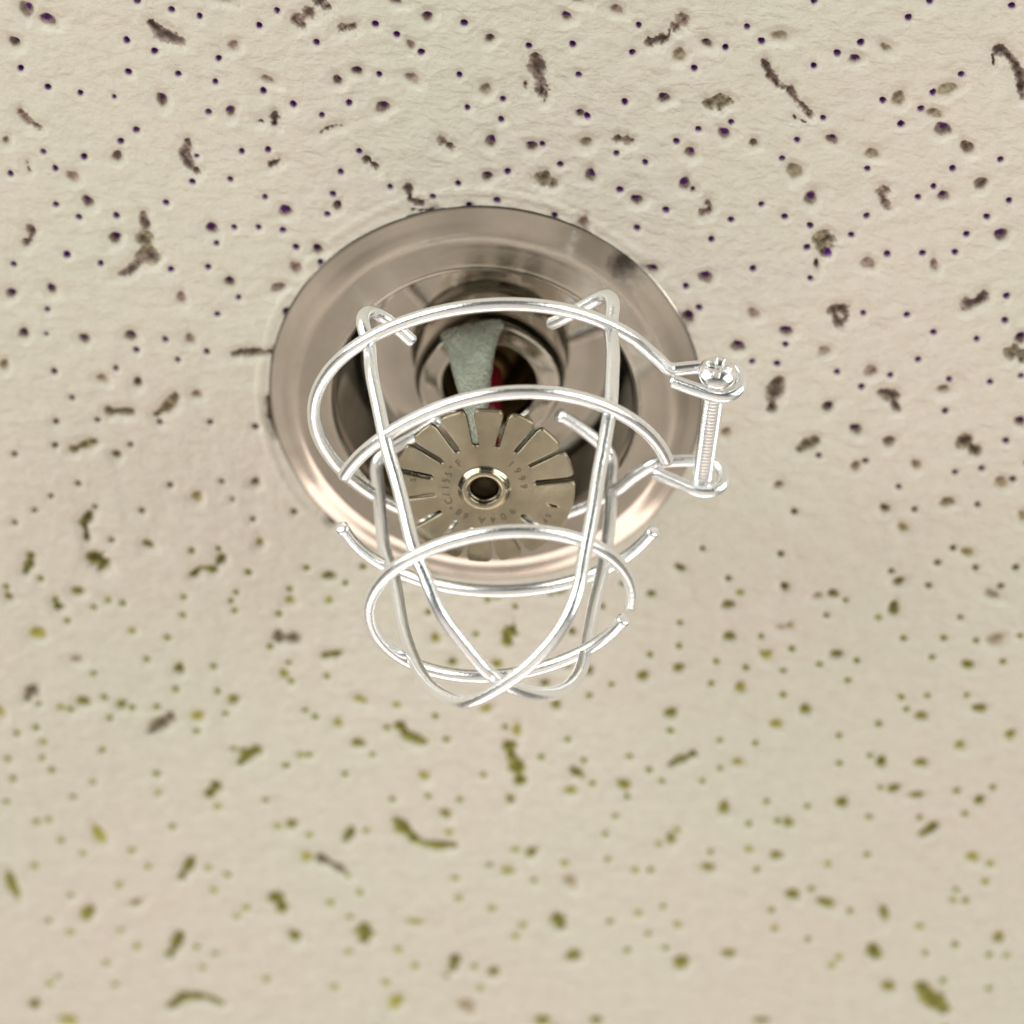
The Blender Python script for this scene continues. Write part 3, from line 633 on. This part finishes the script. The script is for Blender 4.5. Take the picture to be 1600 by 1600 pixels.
def arm(az, parent):
    d = np.array([math.cos(az), math.sin(az), 0])
    # r outward, z down from the face
    K = [(10.1, .8, 10.2, 2.4), (9.9, -1.5, 9.0, 2.7), (9.6, -5, 7.4, 2.9), (8.7, -9, 6.2, 2.9), (7.4, -13, 4.9, 2.9), (5.9, -16.5, 3.7, 2.8), (4.2, -20, 2.6, 2.6), (2.5, -23, 2.2, 2.4), (1.2, -24.6, 2.2, 2.2)]
    t = np.arange(len(K))
    tt = np.linspace(0, len(K) - 1, 60)
    K = np.array(K)
    r, z, w, h = [np.interp(tt, t, K[:, k]) for k in range(4)]
    for q in (r, z, w, h):
        for _ in range(12):
            q[1:-1] = .25 * q[:-2] + .5 * q[1:-1] + .25 * q[2:]
    P = r[:, None] * d + np.stack([0 * z, 0 * z, z], 1)
    V, F = blade(P, w, h, d)
    return link_mesh('frame_arm', V, F, M_cast, parent)
AZ = math.radians(-110)
arm(AZ, spr)
arm(AZ + math.pi, spr)
prof = curve_prof([(.3, 4), (1.0, 3.7), (1.75, 3), (2.0, 2), (2.0, -14), (1.8, -17), (1.2, -19), (.7, -19.8), (.6, -20.8), (.1, -21)], .3)
V, F = lathe(prof, 40)
link_mesh('glass_bulb', V, F, M_bulb, spr)
prof = curve_prof([(.1, 6.5), (2.9, 6.3), (3.1, 5.4), (2.6, 4.2), (1.6, 3.6), (.1, 3.5)], .3)
V, F = lathe(prof, 48)
link_mesh('orifice_cap', V, F, M_bore, spr)
prof = curve_prof([(.1, -19.8), (1.4, -20), (2.0, -21), (2.6, -23), (3.3, -24.8), (3.4, -25.6), (.5, -25.7)], .3)
V, F = lathe(prof, 48)
link_mesh('knuckle', V, F, M_cast, spr)

# deflector: disc with sixteen radial slots, as bevelled plate
def plate_curve(name, splines, thick, bev, z, material, parent, res=1):
    cu_ = bpy.data.curves.new(name, 'CURVE')
    cu_.dimensions = '2D'
    cu_.fill_mode = 'BOTH'
    cu_.extrude = thick / 2 * MM - bev * MM
    cu_.bevel_depth = bev * MM
    cu_.bevel_resolution = 2
    for pts in splines:
        sp = cu_.splines.new('POLY')
        sp.points.add(len(pts) - 1)
        for i, (x, y) in enumerate(pts):
            sp.points[i].co = (x * MM, y * MM, 0, 1)
        sp.use_cyclic_u = True
    tmp = bpy.data.objects.new(name, cu_)
    COL.objects.link(tmp)
    dg = bpy.context.evaluated_depsgraph_get()
    me = bpy.data.meshes.new_from_object(tmp.evaluated_get(dg))
    bpy.data.objects.remove(tmp)
    me.materials.clear()
    me.materials.append(material)
    o = bpy.data.objects.new(name, me)
    COL.objects.link(o)
    o.parent = parent
    o.location = (0, 0, z * MM)
    return o
slots = sorted((-v) % 360 for v in [12, 35, 58.5, 80, 103.5, 126, 148.5, 171.5, 194.5, 218, 240, 260, 281, 302, 323.5, 348])   # the plate is seen from below
RO, RI, SW = 13.3, 7.3, .54
NOTCH = {0}
outline = []
N = 720
sl_w = {k: (SW * random.uniform(.85, 1.25), RI + random.uniform(-.25, .35)) for k in range(16)}
ang_pts = []
for k, a in enumerate(slots):
    a = math.radians(a)
    w, ri = sl_w[k]
    nxt = math.radians(slots[(k + 1) % 16]) + (2 * math.pi if k == 15 else 0)
    if k not in NOTCH:
        c, s = math.cos(a), math.sin(a)
        flare = w * 1.02
        loop = [(RO - .25, -flare - .25), (RO - .8, -flare)]
        loop += [(ri + w, -w)] + [(ri + w - w * math.sin(t), -w * math.cos(t)) for t in np.linspace(.3, math.pi - .3, 7)] + [(ri + w, w)]
        loop += [(RO - .8, flare), (RO - .25, flare + .25)]
        outline += [(x * c - y * s, x * s + y * c) for x, y in loop]
    w2 = sl_w[(k + 1) % 16][0]
    da = (SW * 1.0 + .5) / RO
    a0 = a + (da if k not in NOTCH else 0)
    a1 = nxt - (da if (k + 1) % 16 not in NOTCH else 0)
    for t in np.linspace(a0, a1, 10):
        outline.append((RO * math.cos(t), RO * math.sin(t)))
hole = [(2.3 * math.cos(t), -2.3 * math.sin(t)) for t in np.linspace(0, 2 * math.pi, 48, endpoint=False)]
a = math.radians(12)
short = []
for t in np.linspace(0, 2 * math.pi, 20, endpoint=False):
    x, y = 10.6 + 1.0 * math.cos(t), .38 * math.sin(t)
    short.append((x * math.cos(a) - y * math.sin(a), -(x * math.sin(a) + y * math.cos(a)) if False else x * math.sin(a) + y * math.cos(a)))
dfl = plate_curve('deflector', [outline, hole, short[::-1]], 1.0, .16, -LEN, M_defl, spr)
dfl.data.polygons.foreach_set('use_smooth', [abs(p.normal.z) < .985 for p in dfl.data.polygons])
prof = curve_prof([(2.3, .9), (2.3, -.9), (2.5, -1.25), (2.9, -1.42), (3.3, -1.3), (3.6, -.9), (4.0, -.5), (4.7, -.3)], .08)
V, F = lathe(prof, 72)
V = [(x, y, z - LEN * MM) for x, y, z in V]
link_mesh('rivet', V, F, M_defl, spr).parent = dfl
bpy.data.objects['rivet'].matrix_parent_inverse = Matrix.Identity(4)
bpy.data.objects['rivet'].location = (0, 0, LEN * MM)
V, F = lathe([(2.29, .6), (1.9, 1.4), (.6, 1.9), (.05, 1.95)], 40)
o = link_mesh('rivet_bore', V, F, M_dark, dfl)

def glyph_mesh(ch, size):
    cu_ = bpy.data.curves.new('glyph', 'FONT')
    cu_.body = ch
    cu_.size = size * MM
    cu_.align_x = 'CENTER'
    cu_.align_y = 'CENTER'
    cu_.extrude = .04 * MM
    cu_.resolution_u = 4
    tmp = bpy.data.objects.new('glyph', cu_)
    COL.objects.link(tmp)
    me_ = bpy.data.meshes.new_from_object(tmp.evaluated_get(bpy.context.evaluated_depsgraph_get()))
    bpy.data.objects.remove(tmp)
    vs = [v.co.copy() for v in me_.vertices]
    fs = [tuple(p.vertices) for p in me_.polygons]
    bpy.data.meshes.remove(me_)
    return vs, fs
def ring_text(text, a0, da, R, size, V, F, z):
    """Letters with their feet towards the centre, read clockwise as seen from below."""
    for i, ch in enumerate(text):
        if ch == ' ':
            continue
        a = math.radians(a0 - i * da)
        vs, fs = glyph_mesh(ch, size)
        base = len(V)
        for v in vs:
            x, y = v.x / MM, v.y / MM
            rx, tx = R + y, x
            # image angle a is measured in the plate seen from below: mirrored y
            ox = rx * math.cos(a) + tx * math.sin(a)
            oy = rx * math.sin(a) - tx * math.cos(a)
            V.append((ox * MM, -oy * MM, (z + v.z / MM) * MM))
        F += [tuple(base + q for q in f) for f in fs]
V, F = [], []
ring_text('68°C/155°F', 245, 12.2, 5.75, 1.6, V, F, -.51)
ring_text('1999', 52, 14.5, 5.8, 1.6, V, F, -.51)
ring_text('904A', -40, 16.5, 5.7, 1.7, V, F, -.51)
ring_text('ST', 177, 6, 10.6, 1.3, V, F, -.51)
ring_text('SP', -22, 6, 10.6, 1.3, V, F, -.51)
link_mesh('lettering', V, F, M_ink, dfl, smooth=False)

# ------------------------------------------------------------------ wire cage
CM = Matrix(CAGE_M)
cage = thing('wire_guard', 'bright zinc wire cage with screw clamp hung round the sprinkler head', 'sprinkler guard', W(CAGE_O), CM)
def fr(c, t):
    v = c[0]
    n = (len(c) - 1) // 2
    for k in range(1, n + 1):
        v += c[2 * k - 1] * math.cos(k * t) + c[2 * k] * math.sin(k * t)
    return v
def arc(c, a0, a1, z, out=.35):
    return [((fr(c, t) + out) * math.cos(t), (fr(c, t) + out) * math.sin(t), z) for t in np.radians(np.arange(a0, a1 + .01, 4))]
RW = 1.0
A = arc(RING_ONE, 40, 318, 0)
front = [q for q in LOOP_F[::-1]]
P1 = front[:-1] + [front[-1]] + [(23.4, 12.0, 0)] + A + [(20.6, -16.4, 0), (22.3, -14.6, 0)] + LOOP_B
P = smooth(resample(P1, .4), 4)
V, F = tube(P, RW)
link_mesh('clamp_ring', V, F, M_wire, cage)
for a0, a1 in ((17.5, 165), (192, 337)):
    P = smooth(resample(arc(RING_TWO_NEAR, a0, a1, HEIGHTS[1]), .6), 4)
    V, F = tube(P, RW)
    link_mesh('middle_ring_half', V, F, M_wire, cage)
P = smooth(resample(arc(RING_THREE, -4, 345, HEIGHTS[2]), .6), 4)
V, F = tube(P, RW)
link_mesh('end_ring', V, F, M_wire, cage)
for R in (RIB_A, RIB_B):
    P = np.array(R, float)
    P[:, :2] *= .985
    P = smooth(resample(P, .5), 14)
    V, F = tube(P, 1.0)
    link_mesh('rib', V, F, M_wire, cage)

# clamp screw: across both loops
hc = np.array([31.6, 11.75, 2.75])
tip = np.array([30.75, -15.6, 3.0])
dv = Vector(tip - hc).normalized()
xs = (Vector((0, 0, 1)) - dv * dv.z).normalized()
MSc = Matrix((xs, dv.cross(xs), dv)).transposed()
scr = bpy.data.objects.new('clamp_screw', None)
COL.objects.link(scr)
scr.parent = cage
scr.empty_display_size = .005
scr.matrix_local = Matrix.Translation(Vector(hc) * MM) @ MSc.to_4x4()
SL = float(np.linalg.norm(tip - hc))
# thread: helical ridges on the shank
seg, pitch = 40, .78
nz = int(SL / .075)
V, F = [], []
for i in range(nz + 1):
    z = SL * i / nz
    for j in range(seg):
        t = 2 * math.pi * j / seg
        ph = (z / pitch - j / seg) % 1
        r = 1.2 + .34 * (1 - abs(2 * ph - 1)) ** .8
        if z > SL - .5:
            r *= 1 - .22 * (z - SL + .5) / .5
        V.append((r * math.cos(t) * MM, r * math.sin(t) * MM, z * MM))
for i in range(nz):
    for j in range(seg):
        k = (j + 1) % seg
        F.append((i * seg + j, i * seg + k, (i + 1) * seg + k, (i + 1) * seg + j))
F.append(tuple(nz * seg + j for j in range(seg)))
link_mesh('shank', V, F, M_screw, scr)
# pan head with a cross recess
NR, NA = 80, 160
V, F = [], []
RH, HH = 2.85, 1.55
ca_, sa_ = math.cos(.35), math.sin(.35)
for i in range(NR + 1):
    r = RH * (i / NR) ** .9
    for j in range(NA):
        t = 2 * math.pi * j / NA
        x, y = r * math.cos(t), r * math.sin(t)
        z = -HH * (max(0, 1 - (r / RH) ** 3.2)) ** .5 * (1 - .14 * (r / RH) ** 2)
        u, v = abs(x * ca_ + y * sa_), abs(-x * sa_ + y * ca_)
        mx, mn = max(u, v), min(u, v)
        wing = max(0., 1 - (mn / .62) ** 6) * max(0., 1 - (mx / 1.9) ** 5) if mn < .62 and mx < 1.9 else 0
        core = max(0., 1 - (r / .95) ** 3) if r < .95 else 0
        z += 1.05 * max(wing * (1 - .25 * mx / 1.75), core)
        V.append((x * MM, y * MM, z * MM))
for i in range(NR):
    for j in range(NA):
        k = (j + 1) % NA
        F.append((i * NA + j, i * NA + k, (i + 1) * NA + k, (i + 1) * NA + j))
b0 = len(V)
for (r, z) in ((2.8, .12), (1.2, .14)):
    for j in range(NA):
        t = 2 * math.pi * j / NA
        V.append((r * math.cos(t) * MM, r * math.sin(t) * MM, z * MM))
for i, (s0, s1) in enumerate(((NR * NA, b0), (b0, b0 + NA))):
    for j in range(NA):
        k = (j + 1) % NA
        F.append((s0 + j, s0 + k, s1 + k, s1 + j))
link_mesh('head', V, F, M_screw, scr)
